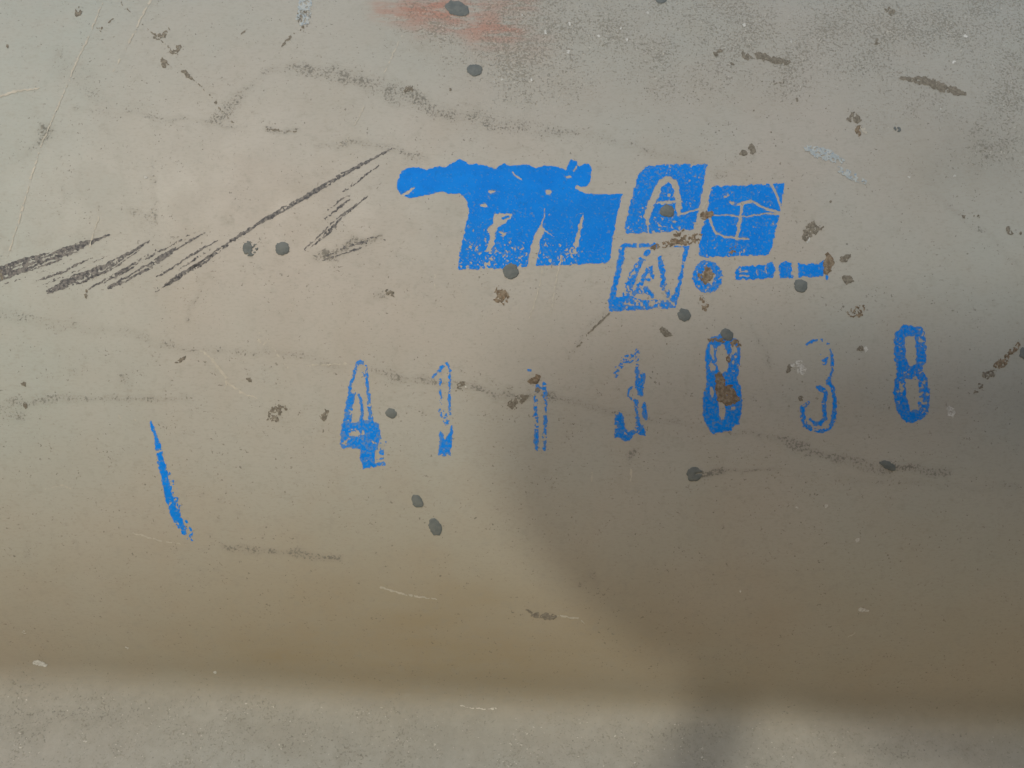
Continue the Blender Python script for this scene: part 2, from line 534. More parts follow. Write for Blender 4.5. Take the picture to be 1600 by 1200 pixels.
def contour_mesh(f, x0, y0, step):
    """marching squares: polygons that fill f > 0, corners placed on the contour"""
    f = np.where(np.abs(f) < 1e-6, 1e-6, f)
    ny, nx = f.shape
    ins = f > 0
    X, Y = np.meshgrid(x0 + step * np.arange(nx), y0 + step * np.arange(ny))
    cid = np.full((ny, nx), -1); cid[ins] = np.arange(ins.sum())
    px = [X[ins]]; py = [Y[ins]]; ff = [f[ins]]; n = int(ins.sum())
    cr = ins[:, :-1] != ins[:, 1:]
    t = (f[:, :-1] / (f[:, :-1] - f[:, 1:] + 1e-20))
    hid = np.full(cr.shape, -1); hid[cr] = n + np.arange(cr.sum()); n += int(cr.sum())
    px.append((X[:, :-1] + t * step)[cr]); py.append(Y[:, :-1][cr]); ff.append(np.zeros(int(cr.sum())))
    cr = ins[:-1] != ins[1:]
    t = (f[:-1] / (f[:-1] - f[1:] + 1e-20))
    vid = np.full(cr.shape, -1); vid[cr] = n + np.arange(cr.sum()); n += int(cr.sum())
    px.append(X[:-1][cr]); py.append((Y[:-1] + t * step)[cr]); ff.append(np.zeros(int(cr.sum())))
    code = ins[:-1, :-1] * 1 + ins[:-1, 1:] * 2 + ins[1:, 1:] * 4 + ins[1:, :-1] * 8
    look = {"0": cid[:-1, :-1], "1": cid[:-1, 1:], "2": cid[1:, 1:], "3": cid[1:, :-1],
            "a": hid[:-1], "b": vid[:, 1:], "c": hid[1:], "d": vid[:, :-1]}
    faces = []
    for c, polys in CASES.items():
        mk = code == c
        if mk.any():
            for p in polys:
                faces += np.stack([look[ch][mk] for ch in p[::-1]], -1).tolist()
    return np.concatenate(px), np.concatenate(py), np.concatenate(ff), faces


def mark(name, box, field, mat, step=1.25, lift=0.00012, dome=0.0, label=None, thin=0.0, warp=1.0):
    """one coat of paint or dirt: field(X, Y) > 0 in photograph pixels, laid on the wall"""
    x0, y0, x1, y1 = box
    nx = int((x1 - x0) / step) + 1; ny = int((y1 - y0) / step) + 1
    X, Y = np.meshgrid(x0 + step * np.arange(nx), y0 + step * np.arange(ny))
    wx = X + warp * (1.0 * vnoise(X, Y, 5.5, 71) + 0.75 * vnoise(X, Y, 2.3, 73))
    wy = Y + warp * (1.0 * vnoise(X, Y, 5.5, 77) + 0.75 * vnoise(X, Y, 2.3, 79))
    f = field(wx, wy)
    f[0] = f[-1] = -1; f[:, 0] = f[:, -1] = -1
    px, py, ff, faces = contour_mesh(f, x0, y0, step)
    if not faces:
        return None
    a, w = photo_to_aw(px, py)
    h = lift + dome * np.sqrt(np.clip(ff, 0, 9) / 9)
    P = aw_to_xyz(a, w) + aw_normal(a, w) * h[:, None]
    o = link_mesh(name, P.tolist(), faces, mat, tank)
    at = o.data.attributes.new("thin", 'FLOAT', 'POINT')
    at.data.foreach_set("value", np.clip(thin + 0.5 * (1 - np.clip(ff, 0, 3) / 3) * (thin > 0), 0, 1).astype(np.float32))
    if label:
        o["label"] = label
    return o


def rag(X, Y, amp=1.3, scale=4.0, seed=1):
    return amp * (vnoise(X, Y, scale, seed) + 0.6 * vnoise(X, Y, scale * 0.45, seed + 5))


def worn(f, X, Y, keep, scale=3.6, seed=1, k=3.0):
    """break the coat up: keep about 1 = whole, 0 = half gone, -0.4 = crumbs"""
    n = 0.72 * vnoise(X, Y, scale, seed) + 0.40 * vnoise(X, Y, scale * 2.3, seed + 7) + 0.32 * vnoise(X, Y, scale * 0.55, seed + 3)
    return np.minimum(f, (keep - n) * k)


def blob(X, Y, cx, cy, rx, ry):
    return np.exp(-(((X - cx) / rx) ** 2 + ((Y - cy) / ry) ** 2))


def cut(f, *holes):
    for h in holes:
        f = np.minimum(f, -h)
    return f


# ---- the emblem
def em_left(X, Y):
    f = d_poly(X, Y, [(620, 286), (624, 273), (634, 263), (654, 261), (667, 266), (679, 260), (697, 261), (708, 254), (718, 249),
                      (727, 252), (733, 257), (746, 256), (762, 259), (775, 264), (787, 254), (796, 260), (820, 257), (838, 262),
                      (850, 258), (870, 261), (884, 266), (888, 256), (892, 249), (901, 253), (905, 260), (919, 255), (925, 264),
                      (923, 282), (917, 291), (908, 293), (900, 289), (897, 295), (915, 302), (940, 304), (973, 303), (965, 332),
                      (957, 377), (953, 408), (946, 411), (845, 416), (838, 416), (844, 376), (850, 360), (846, 350), (839, 362),
                      (832, 376), (823, 417), (787, 419), (714, 421), (721, 383), (728, 351), (733, 331), (728, 313), (719, 303),
                      (701, 303), (690, 299), (679, 302), (654, 307), (640, 310), (627, 305), (621, 297)])
    low = sstep(300, 330, Y)
    f = f + rag(X, Y, 1.0, 4, 2) * low + 0.3 * rag(X, Y, 1.0, 5, 3)
    f = cut(f, d_poly(X, Y, [(773, 333), (802, 334), (796, 342), (789, 349), (778, 356), (774, 365), (772, 381), (765, 395),
                             (758, 392), (765, 374), (765, 363), (760, 359), (769, 352)]) + rag(X, Y, 0.9, 4, 6),
            d_poly(X, Y, [(779, 363), (796, 362), (787, 368)]) + rag(X, Y, 0.8, 3, 7),
            d_poly(X, Y, [(911, 332), (912, 342), (907, 365), (904, 385), (899, 390), (896, 384), (901, 365)]) + rag(X, Y, 0.7, 4, 8),
            d_ell(X, Y, 856.5, 300, 5, 3.6), d_ell(X, Y, 768, 300, 6, 2.6), d_ell(X, Y, 756, 321, 6, 2.4),
            d_stroke(X, Y, [(627, 307, 2.6), (636, 301, 2.4), (647, 294, 1.2)]),
            d_stroke(X, Y, [(846, 352, 1.2), (850, 338, 0.7), (851, 325, 0.5)]),
            d_stroke(X, Y, [(847, 356, 1.2), (856, 364, 0.9), (866, 371, 0.5)]),
            d_stroke(X, Y, [(800, 268, 0.6), (808, 277, 1.6), (814, 281, 1.2)]),
            d_stroke(X, Y, [(896, 268, 0.6), (901, 260, 1.3)]), d_ell(X, Y, 889, 277, 5, 2))
    f = np.maximum(f, np.minimum(d_poly(X, Y, [(782, 341), (795, 336), (797, 339), (786, 344)]), 5))
    keep = 1.0 - 0.44 * sstep(345, 412, Y) - 0.10 * sstep(310, 340, Y)
    keep = keep - 0.20 * blob(X, Y, 770, 395, 50, 34) - 0.45 * blob(X, Y, 888, 393, 16, 9) - 0.35 * blob(X, Y, 898, 396, 10, 6)
    keep = keep + 0.30 * (X > 905) * sstep(330, 380, Y)
    keep = np.where(Y < 300, 1.4, keep)
    return worn(f, X, Y, keep, 2.1, 12)


mark("stencil_block", (608, 240, 985, 430), em_left, M_BLUE, 1.2, thin=0.15,
     label="wide blue block with a long arm to the left and an F shaped gap")


def em_a_up(X, Y):
    f = d_poly(X, Y, [(996, 273), (1010, 261), (1030, 257), (1105, 257), (1100, 285), (1089, 339), (1084, 358), (1025, 364),
                      (979, 365), (976, 359), (986, 313), (993, 284)]) + rag(X, Y, 1.2, 4, 21)
    f = cut(f, d_stroke(X, Y, [(1011, 350, 1.5), (1012, 333, 4.5), (1022, 308, 5), (1033, 285, 4.5), (1044, 279, 4), (1055, 286, 4.5),
                               (1059, 308, 5), (1061, 326, 4.0), (1060, 336, 1.5)]) + rag(X, Y, 0.9, 4, 22),
            d_stroke(X, Y, [(1012, 345, 1.2), (1013, 364, 0.9)]),
            d_stroke(X, Y, [(1061, 335, 1.6), (1080, 330, 1.4), (1098, 324, 1.6)]),
            d_ell(X, Y, 1041, 316, 15, 2.6, -6) + rag(X, Y, 0.8, 3, 26))
    keep = 0.80 - 0.42 * blob(X, Y, 1000, 340, 26, 26) - 0.5 * blob(X, Y, 1045, 305, 10, 16) - 0.35 * blob(X, Y, 1080, 280, 14, 10) \
        - 0.30 * blob(X, Y, 1045, 355, 40, 10) - 0.3 * blob(X, Y, 1040, 262, 30, 8)
    return worn(f, X, Y, keep, 2.5, 23)


mark("stencil_block", (965, 248, 1115, 375), em_a_up, M_BLUE, 1.2, thin=0.25, label="slanting blue block with a gap shaped like a letter A")


def em_a_low(X, Y):
    out = d_poly(X, Y, [(969, 384), (973, 381), (1078, 379), (1072, 406), (1063, 451), (1056, 482), (951, 487), (950, 475), (961, 425)])
    out = out + rag(X, Y, 1.2, 4, 31)
    inner = d_poly(X, Y, [(978, 388), (1070, 385), (1062, 430), (1054, 460), (1044, 468), (1030, 468), (1004, 470), (988, 462), (962, 464), (969, 430)]) + rag(X, Y, 1.5, 6, 32)
    f = cut(out, inner)
    f = cut(f, d_stroke(X, Y, [(1030, 384, 3), (1055, 381, 4), (1075, 379, 5)]))
    a = d_stroke(X, Y, [(978, 458, 6), (986, 438, 6), (994, 420, 5), (1004, 403, 4), (1014, 394, 3)])
    b = d_stroke(X, Y, [(1031, 402, 3.5), (1034, 420, 3.8), (1036, 445, 4.5), (1044, 460, 4)])
    c = d_poly(X, Y, [(1010, 418), (1022, 412), (1022, 436), (1008, 440), (994, 462), (990, 452), (1000, 436)])
    d = d_stroke(X, Y, [(990, 456, 6), (1008, 452, 5), (1020, 462, 4)])
    g = np.maximum(np.maximum(a, b), np.maximum(c, d)) + rag(X, Y, 1.8, 5, 33)
    g = worn(g, X, Y, 0.30 + 0.15 * vnoise(X, Y, 20, 4), 2.6, 34)
    f = worn(f, X, Y, 0.58 - 0.40 * blob(X, Y, 1040, 470, 34, 14) - 0.25 * blob(X, Y, 1000, 478, 40, 10) + 0.3 * (X < 975), 3.2, 35)
    return np.maximum(f, g)


mark("stencil_block", (940, 370, 1090, 498), em_a_low, M_BLUE, 1.2, thin=0.35, label="worn blue frame below with a ragged letter A inside")


def em_right(X, Y):
    f = d_poly(X, Y, [(1113, 292), (1226, 286), (1224, 299), (1217, 337), (1207, 384), (1202, 396), (1196, 399), (1144, 400), (1094, 402),
                      (1091, 394), (1096, 363), (1107, 320), (1108, 301)]) + rag(X, Y, 1.3, 4, 41)
    f = cut(f, d_stroke(X, Y, [(1159, 322, 2.4), (1156, 345, 2.5), (1151, 373, 2.8)]) + rag(X, Y, 0.6, 3, 42),
            d_stroke(X, Y, [(1153, 319, 1.8), (1162, 317, 3), (1172, 315, 2.6)]) + rag(X, Y, 1.2, 3, 43),
            d_stroke(X, Y, [(1172, 313, 1.6), (1189, 322, 1.7), (1205, 329, 2.0), (1224, 333, 2.2)]),
            d_stroke(X, Y, [(1203, 287, 1.8), (1210, 297, 1.7), (1216, 312, 1.4), (1222, 330, 1.6)]),
            d_stroke(X, Y, [(1112, 337, 0.8), (1140, 336, 1.1), (1167, 339, 0.9)]),
            d_stroke(X, Y, [(1167, 339, 1), (1198, 333, 1.3), (1220, 335, 1.4)]),
            d_stroke(X, Y, [(1108, 339, 2), (1112, 352, 1.8), (1119, 364, 1.8), (1132, 370, 1.6), (1170, 374, 1.4)]),
            d_ell(X, Y, 1143, 317, 4.5, 2.4), d_ell(X, Y, 1134, 308, 3.0, 1.6))
    keep = 0.88 - 0.25 * blob(X, Y, 1125, 385, 30, 14) - 0.2 * blob(X, Y, 1140, 300, 50, 12) - 0.15 * sstep(370, 400, Y)
    return worn(f, X, Y, keep, 2.5, 44)


mark("stencil_block", (1080, 276, 1238, 412), em_right, M_BLUE, 1.2, thin=0.2, label="blue block crossed by pale scratches")


def em_ring(X, Y):
    r = np.hypot((X - 1105) / 23.5, (Y - 432) / 25.0)
    f = (1 - r) * 24 + rag(X, Y, 1.6, 4, 51)
    f = cut(f, (0.46 - r) * 24 + rag(X, Y, 2.0, 5, 52))
    f = np.maximum(f, d_stroke(X, Y, [(1096, 424, 3), (1094, 434, 3)]) + rag(X, Y, 1.5, 4, 53))
    return worn(f, X, Y, 0.42 + 0 * X, 3.2, 54)


mark("stencil_ring", (1074, 400, 1136, 464), em_ring, M_BLUE, 1.0, thin=0.3)


def em_word(X, Y):
    f = d_poly(X, Y, [(1150, 418), (1172, 416), (1192, 413), (1210, 412), (1212, 420), (1209, 435), (1190, 436), (1170, 437), (1150, 437)])
    f = f + rag(X, Y, 1.8, 5, 61)
    f = cut(f, d_stroke(X, Y, [(1156, 424, 1.1), (1168, 424, 1.1)]), d_stroke(X, Y, [(1156, 431, 1.2), (1169, 431, 1.1)]),
            d_stroke(X, Y, [(1182, 421, .8), (1184, 430, .9)]), d_stroke(X, Y, [(1196, 420, .8), (1197, 428, .9)]))
    return worn(f, X, Y, 0.62 + 0 * X, 3.0, 62)


mark("stencil_dash", (1142, 404, 1220, 444), em_word, M_BLUE, 1.0, thin=0.2)
mark("stencil_dash", (1210, 402, 1246, 442), lambda X, Y: worn(d_poly(X, Y, [(1218, 414), (1226, 409), (1237, 411), (1239, 424), (1238, 434),
     (1219, 434), (1217, 424)]) + rag(X, Y, 1.8, 5, 63), X, Y, 0.72 + 0 * X, 3.0, 64), M_BLUE, 1.0, thin=0.2)
mark("stencil_dash", (1238, 400, 1302, 444), lambda X, Y: worn(np.maximum(d_poly(X, Y, [(1247, 411), (1262, 413), (1276, 409), (1287, 406), (1289, 418),
     (1286, 432), (1247, 433)]), d_ell(X, Y, 1292, 433, 3, 4)) + rag(X, Y, 1.2, 5, 65), X, Y, 0.95 - 0.9 * sstep(416, 408, Y), 3.0, 66), M_BLUE, 1.0, thin=0.25)


# ---- the number
def dig_4(X, Y):
    leg = d_poly(X, Y, [(543, 622), (548, 612), (556, 614), (551, 636), (549, 660), (545, 668), (544, 700), (535, 702), (531, 690), (533, 672), (539, 638)])
    l1 = d_stroke(X, Y, [(566, 566, 3.2), (560, 566, 3.0), (556, 574, 2.8), (552, 590, 2.4), (547, 606, 2.2), (544, 622, 2)])
    l2 = d_stroke(X, Y, [(572, 572, 1.2), (573, 584, 2.6), (574, 603, 2.4), (577, 627, 2.6), (579, 657, 3.2)])
    l3 = d_stroke(X, Y, [(562, 616, 2.0), (566, 636, 2.6), (565, 657, 2.6)])
    l4 = d_stroke(X, Y, [(566, 582, 1), (574, 592, 2)])
    bar = d_poly(X, Y, [(540, 662), (560, 658), (580, 657), (591, 662), (595, 676), (592, 694), (590, 700), (563, 701), (545, 700), (538, 700)])
    stem = d_poly(X, Y, [(562, 696), (591, 694), (586, 706), (585, 720), (603, 721), (602, 727), (584, 729), (568, 733), (565, 722)])
    smear = d_poly(X, Y, [(590, 680), (608, 692), (603, 696), (592, 698)])
    f = np.maximum(np.maximum(leg, bar), stem) + rag(X, Y, 1.2, 4, 71)
    f = cut(f, d_ell(X, Y, 555, 677, 11, 3.5, -6) + rag(X, Y, 2, 4, 72))
    keep = 0.75 - 0.35 * blob(X, Y, 549, 640, 14, 18) - 0.5 * blob(X, Y, 540, 692, 8, 10)
    f = worn(f, X, Y, keep, 3.0, 73)
    ln = worn(np.maximum(np.maximum(l1, l2), np.maximum(l3, l4)) + rag(X, Y, 1.0, 4, 74), X, Y, 0.55 - 0.35 * blob(X, Y, 575, 645, 8, 14), 2.4, 75)
    sm = worn(np.maximum(smear, d_poly(X, Y, [(587, 700), (600, 700), (599, 718), (586, 718)])), X, Y, -0.22 + 0 * X, 3.0, 76)
    return np.maximum(np.maximum(f, ln), sm)


def dig_1a(X, Y):
    top = d_stroke(X, Y, [(676, 589, 1.8), (688, 579, 2.4), (690, 573, 2.6), (697, 569, 2.4), (702, 572, 1.4)])
    rl = d_stroke(X, Y, [(702, 574, 2.2), (702, 600, 2.2), (703, 625, 2.4), (703, 648, 1.4)])
    ll = d_stroke(X, Y, [(688, 582, 2.4), (687, 605, 2.4), (690, 640, 1.8)])
    lo = d_stroke(X, Y, [(689, 640, 5), (698, 660, 5)])
    base = d_poly(X, Y, [(688, 671), (695, 687), (704, 672), (708, 663), (707, 687), (703, 713), (685, 712), (686, 693)])
    f = worn(np.maximum(top, rl) + rag(X, Y, 1.0, 4, 81), X, Y, 0.50 + 0 * X, 2.3, 82)
    f2 = worn(np.maximum(ll, lo), X, Y, 0.06 + 0 * X, 2.2, 83)
    f3 = worn(base + rag(X, Y, 1.3, 4, 84), X, Y, 0.75 - 0.7 * sstep(704, 714, Y), 2.8, 85)
    return np.maximum(np.maximum(f, f2), f3)


def dig_1b(X, Y):
    ll = d_stroke(X, Y, [(840, 603, 3.5), (838, 615, 3), (837, 640, 3), (838, 668, 3.4), (838, 690, 4.2), (839, 704, 2)])
    rl = d_stroke(X, Y, [(851, 600, 3), (852, 620, 3), (852, 650, 2.6), (851, 680, 3.4), (851, 704, 2.6)])
    tp = d_stroke(X, Y, [(842, 606, 3), (851, 610, 3)])
    keep = 0.24 + 0.45 * blob(X, Y, 837, 690, 6, 14) - 0.12 * sstep(690, 700, Y) * (X > 845)
    f = worn(np.maximum(np.maximum(ll, rl), tp) + rag(X, Y, 1.2, 4, 91), X, Y, keep, 2.8, 92)
    return np.maximum(f, d_ell(X, Y, 828, 578, 3.2, 1.8) + rag(X, Y, 0.6, 3, 93))


def dig_3a(X, Y):
    up = d_poly(X, Y, [(994, 577), (1000, 590), (1001, 584), (1008, 583), (1007, 606), (1004, 621), (997, 618), (993, 606)])
    ul = d_stroke(X, Y, [(994, 578, 1.8), (995, 600, 1.8)])
    ci = d_stroke(X, Y, [(992, 602, 1.6), (982, 608, 1.6), (981, 618, 1.6), (988, 624, 1.6), (995, 628, 1.8)])
    lo1 = d_stroke(X, Y, [(994, 626, 2.2), (995, 645, 2.8), (996, 662, 3)])
    lo2 = d_poly(X, Y, [(1003, 630), (1010, 627), (1012, 650), (1010, 658), (1004, 652)])
    bot = d_poly(X, Y, [(961, 648), (967, 644), (974, 646), (976, 666), (982, 676), (992, 670), (997, 656), (1003, 664), (1011, 662), (1008, 681),
                        (992, 678), (981, 691), (970, 684), (960, 684)])
    gh = d_stroke(X, Y, [(963, 585, 5), (966, 575, 5), (975, 562, 6), (992, 560, 7), (996, 548, 4)])
    f = worn(np.maximum(np.maximum(up, ul), np.maximum(lo1, lo2)) + rag(X, Y, 1.2, 4, 101), X, Y, 0.58 + 0 * X, 2.4, 102)
    f1 = worn(ci + rag(X, Y, 0.9, 4, 105), X, Y, 0.25 + 0 * X, 2.8, 106)
    f2 = worn(bot + rag(X, Y, 1.2, 4, 103), X, Y, 0.52 - 0.25 * blob(X, Y, 1000, 672, 14, 12), 2.8, 104)
    gh = np.maximum(gh, d_stroke(X, Y, [(994, 552, 3), (996, 575, 3.5), (1005, 590, 4)]))
    f3 = worn(gh, X, Y, -0.08 + 0 * X, 2.1, 107)
    return np.maximum(np.maximum(f, f1), np.maximum(f2, f3))


def dig_8a(X, Y):
    f = d_poly(X, Y, [(1128, 521), (1112, 527), (1104, 540), (1100, 560), (1104, 577), (1103, 588), (1104, 600), (1098, 622), (1098, 648),
                      (1104, 667), (1113, 678), (1138, 674), (1154, 662), (1159, 640), (1159, 610), (1152, 590), (1156, 568), (1156, 540), (1147, 528)])
    f = f + rag(X, Y, 1.0, 4, 111)
    f = cut(f, d_poly(X, Y, [(1122, 540), (1132, 538), (1138, 560), (1136, 580), (1127, 586), (1121, 574), (1119, 558)]) + rag(X, Y, 1.2, 5, 112),
            d_ell(X, Y, 1113, 550, 3.2, 11, -8) + rag(X, Y, 0.8, 4, 113), d_ell(X, Y, 1112, 573, 4, 6) + rag(X, Y, 2, 3, 114),
            d_ell(X, Y, 1147, 548, 4, 14, 5) + rag(X, Y, 2.2, 4, 115),
            d_poly(X, Y, [(1124, 628), (1131, 629), (1134, 640), (1131, 655), (1127, 656), (1123, 648)]) + rag(X, Y, 0.6, 4, 116),
            d_ell(X, Y, 1112, 613, 3, 8, -6), d_ell(X, Y, 1145, 638, 4, 3) + rag(X, Y, 1.5, 3, 117))
    keep = 0.92 - 0.35 * blob(X, Y, 1118, 570, 12, 18) - 0.25 * blob(X, Y, 1148, 570, 10, 20)
    return worn(f, X, Y, keep, 3.0, 118)


def dig_3b(X, Y):
    outer = d_stroke(X, Y, [(1281, 530, 1.6), (1290, 534, 1.6), (1297, 543, 2), (1300, 558, 2.4), (1301, 577, 2.4), (1298, 588, 2.6), (1293, 596, 3.4),
                            (1299, 602, 3.2), (1303, 614, 3.4), (1304, 632, 3.2), (1303, 655, 3.6), (1296, 668, 3.2), (1284, 674, 2.6), (1268, 670, 3.4),
                            (1258, 664, 3.8), (1254, 650, 3.8), (1254, 636, 3.4), (1262, 630, 3.2)])
    inner = d_stroke(X, Y, [(1288, 566, 3.5), (1292, 560, 2)])
    in2 = d_stroke(X, Y, [(1277, 605, 3.2), (1287, 610, 4.4), (1290, 618, 3), (1287, 632, 3.4), (1289, 652, 3.8), (1283, 661, 3), (1274, 664, 3), (1266, 656, 2.2)])
    bar = d_stroke(X, Y, [(1260, 538, 2.2), (1268, 534, 2.8), (1276, 531, 1.6)])
    keep = 0.48 + 0.35 * blob(X, Y, 1297, 590, 9, 22) + 0.2 * blob(X, Y, 1300, 620, 10, 10) - 0.25 * blob(X, Y, 1285, 540, 16, 18)
    f = worn(np.maximum(np.maximum(outer, inner), in2) + rag(X, Y, 1.2, 4, 121), X, Y, keep, 3.2, 122)
    sp = worn(d_poly(X, Y, [(1258, 542), (1290, 536), (1296, 560), (1288, 575), (1262, 560)]), X, Y, -0.72 + 0 * X, 2.6, 123)
    return np.maximum(np.maximum(f, sp), bar + rag(X, Y, 0.7, 4, 124))


def dig_8b(X, Y):
    f = d_poly(X, Y, [(1412, 507), (1440, 511), (1446, 525), (1447, 565), (1441, 577), (1449, 590), (1452, 610), (1450, 645), (1438, 657), (1415, 661),
                      (1403, 645), (1395, 615), (1402, 577), (1397, 557), (1397, 522)]) + rag(X, Y, 1.2, 4, 131)
    f = cut(f, d_poly(X, Y, [(1414, 527), (1429, 524), (1432, 545), (1431, 568), (1422, 573), (1415, 560)]) + rag(X, Y, 0.8, 5, 132),
            d_poly(X, Y, [(1414, 592), (1434, 594), (1436, 616), (1434, 640), (1422, 642), (1416, 620)]) + rag(X, Y, 1.2, 4, 133))
    keep = 0.95 - 0.62 * blob(X, Y, 1404, 536, 9, 16) - 0.85 * blob(X, Y, 1442, 530, 9, 20) - 0.75 * blob(X, Y, 1442, 572, 10, 14) \
        - 0.95 * blob(X, Y, 1425, 595, 18, 15) - 0.8 * blob(X, Y, 1442, 622, 11, 26) - 0.75 * blob(X, Y, 1408, 612, 8, 24) - 0.3 * blob(X, Y, 1422, 516, 10, 5)
    return worn(f, X, Y, keep, 3.0, 134)


for fn, box, lab in ((dig_4, (522, 555, 618, 742), "smudged blue 4 with a solid foot"),
                     (dig_1a, (666, 558, 718, 722), "faint blue outlined 1 with a solid base"),
                     (dig_1b, (818, 570, 864, 714), "faintest blue 1, two broken lines"),
                     (dig_3a, (948, 538, 1022, 700), "half rubbed off blue 3 with a solid lower curl"),
                     (dig_8a, (1088, 512, 1170, 688), "bold blue 8 with a brown chip in its middle"),
                     (dig_3b, (1244, 522, 1314, 684), "crumbled blue 3 drawn as broken outline"),
                     (dig_8b, (1386, 498, 1462, 670), "blue 8 with a worn right side")):
    mark("stencil_digit", box, fn, M_BLUE, 1.0, thin=0.42, label=lab)


def slash(X, Y):
    f = d_stroke(X, Y, [(235, 658, 1.2), (238, 667, 2.6), (244, 682, 3.6), (247, 698, 5), (250, 712, 5.4), (257, 745, 5.6), (264, 775, 6.5), (272, 800, 7),
                        (281, 818, 6), (288, 833, 2.5)]) + rag(X, Y, 1.6, 5, 141)
    f = cut(f, d_stroke(X, Y, [(240, 707, 1.3), (256, 704, 1.2)]))
    c = d_stroke(X, Y, [(264, 738, 3), (274, 770, 5), (284, 800, 6), (293, 825, 6), (299, 842, 5)])
    f = worn(f, X, Y, 0.78 + 0 * X, 3.2, 142)
    return np.maximum(f, worn(c, X, Y, -0.32 + 0 * X, 3.2, 143))


mark("paint_stroke", (226, 650, 312, 856), slash, M_BLUE, 1.1, thin=0.2, label="slanting stroke of blue paint")

# ---- black scrapes
SCRAPES = [
    ([(-12, 432, 11), (40, 414, 11), (90, 400, 9), (128, 383, 5.5), (150, 375, 2.6), (175, 365, .8)], 0.42),
    ([(76, 457, 3.5), (100, 444, 7), (128, 434, 8), (165, 418, 5.5), (200, 397, 2.6), (232, 377, .8)], 0.45),
    ([(55, 440, 1.4), (100, 424, 2.2), (150, 398, .8)], 0.15),
    ([(140, 450, 1.8), (170, 436, 2.6), (215, 408, 2.2), (250, 388, .8)], 0.15),
    ([(170, 450, 2.2), (190, 440, 4), (240, 412, 5), (275, 388, 3.2), (322, 363, .8)], 0.32),
    ([(235, 440, 1.2), (280, 410, 2.0), (340, 375, .8)], -0.05),
    ([(243, 455, 1.6), (275, 435, 4), (320, 408, 3.2), (362, 376, 2.4)], 0.35),
    ([(258, 446, 1.6), (300, 418, 2.0), (345, 388, 1.2)], 0.1),
    ([(362, 376, 2.6), (400, 352, 3.2), (430, 334, 3.4), (480, 306, 3.6), (530, 276, 3.0), (575, 252, 2.2), (612, 232, 1.0)], 0.62),
    ([(478, 390, 2.2), (500, 372, 4), (520, 352, 4), (540, 332, 2.4), (576, 306, .8)], 0.20),
    ([(505, 345, 1.6), (528, 326, 2.4), (556, 306, .8)], 0.05),
    ([(535, 300, 1.2), (560, 282, 1.8), (592, 258, .8)], 0.0),
    ([(508, 330, 1.0), (545, 305, 1.4)], -0.1),
    ([(0, 446, 1.0), (50, 430, 1.6), (110, 408, .8)], -0.1),
    ([(60, 448, 1.2), (110, 428, 1.8), (170, 398, .8)], -0.05),
    ([(120, 446, 1.0), (180, 418, 1.6), (218, 390, .7)], -0.1),
    ([(178, 436, 1.0), (230, 404, 1.6), (300, 366, .7)], -0.05),
    ([(262, 432, 1.0), (310, 402, 1.5), (352, 372, .7)], -0.1),
    ([(490, 384, 1.0), (520, 360, 1.6), (552, 330, .7)], -0.1),
    ([(508, 404, 5), (530, 396, 6), (556, 384, 7), (575, 376, 7), (598, 375, 5)], 0.0),
]
for i, (pts, kp) in enumerate(SCRAPES):
    xs = [p[0] for p in pts]; ys = [p[1] for p in pts]

    def fld(X, Y, pts=pts, kp=kp, i=i):
        f = d_stroke(X, Y, pts) + rag(X, Y, 0.9, 4, 150 + i)
        # streaks along the scrape
        dx, dy = pts[-1][0] - pts[0][0], pts[-1][1] - pts[0][1]
        L = math.hypot(dx, dy); c, s = dx / L, dy / L
        U = X * c + Y * s; V = -X * s + Y * c
        n = 0.85 * vnoise(U / 14.0, V, 1.8, 160 + i) + 0.45 * vnoise(X, Y, 3.0, 170 + i)
        n = n + 0.30 * vnoise(X, Y, 1.6, 180 + i)
        return np.minimum(f, (kp + 0.02 - n) * 3)
    mark("scrape", (min(xs) - 16, min(ys) - 16, max(xs) + 16, max(ys) + 16), fld, M_SCRAPE, 1.1, lift=0.00008)

# ---- tar drops
TAR = [(798, 424, 13, 12, 20), (742, 110, 12, 9, 15), (714, 14, 19, 11, 15), (1032, -1, 9, 7, 0), (391, 388, 12, 12, 30), (441, 388, 11, 11, 0),
       (652, 783, 8, 11, -30), (680, 823, 9.5, 14.5, -25), (611, 646, 9.5, 8, 30), (1069, 492, 9, 11, -45), (1251, 446, 11, 10, 40), (1042, 330, 12, 10, 10),
       (1136, 523, 11, 9, 25), (1085, 741, 12, 11, 0), (1387, 727, 14, 6.5, 32), (1601, 552, 8, 9, 0), (1402, 202, 6, 4.5, 10)]
for i, (cx, cy, a, b, r) in enumerate(TAR):
    def fld(X, Y, cx=cx, cy=cy, a=a, b=b, r=r, i=i):
        f = d_ell(X, Y, cx, cy, a, b, r) + rag(X, Y, 0.7, 6, 200 + i)
        if i in (4, 16):
            f = worn(f, X, Y, 0.35 + 0 * X, 4, 215)
        if i == 13:
            f = cut(f, d_stroke(X, Y, [(1087, 742, .6), (1098, 738, 1.2)]))
        return f
    mark("tar_drop", (cx - a - 12, cy - a - 12, cx + a + 12, cy + a + 12), fld, M_TAR, 0.9, lift=0.0003, dome=0.0005)

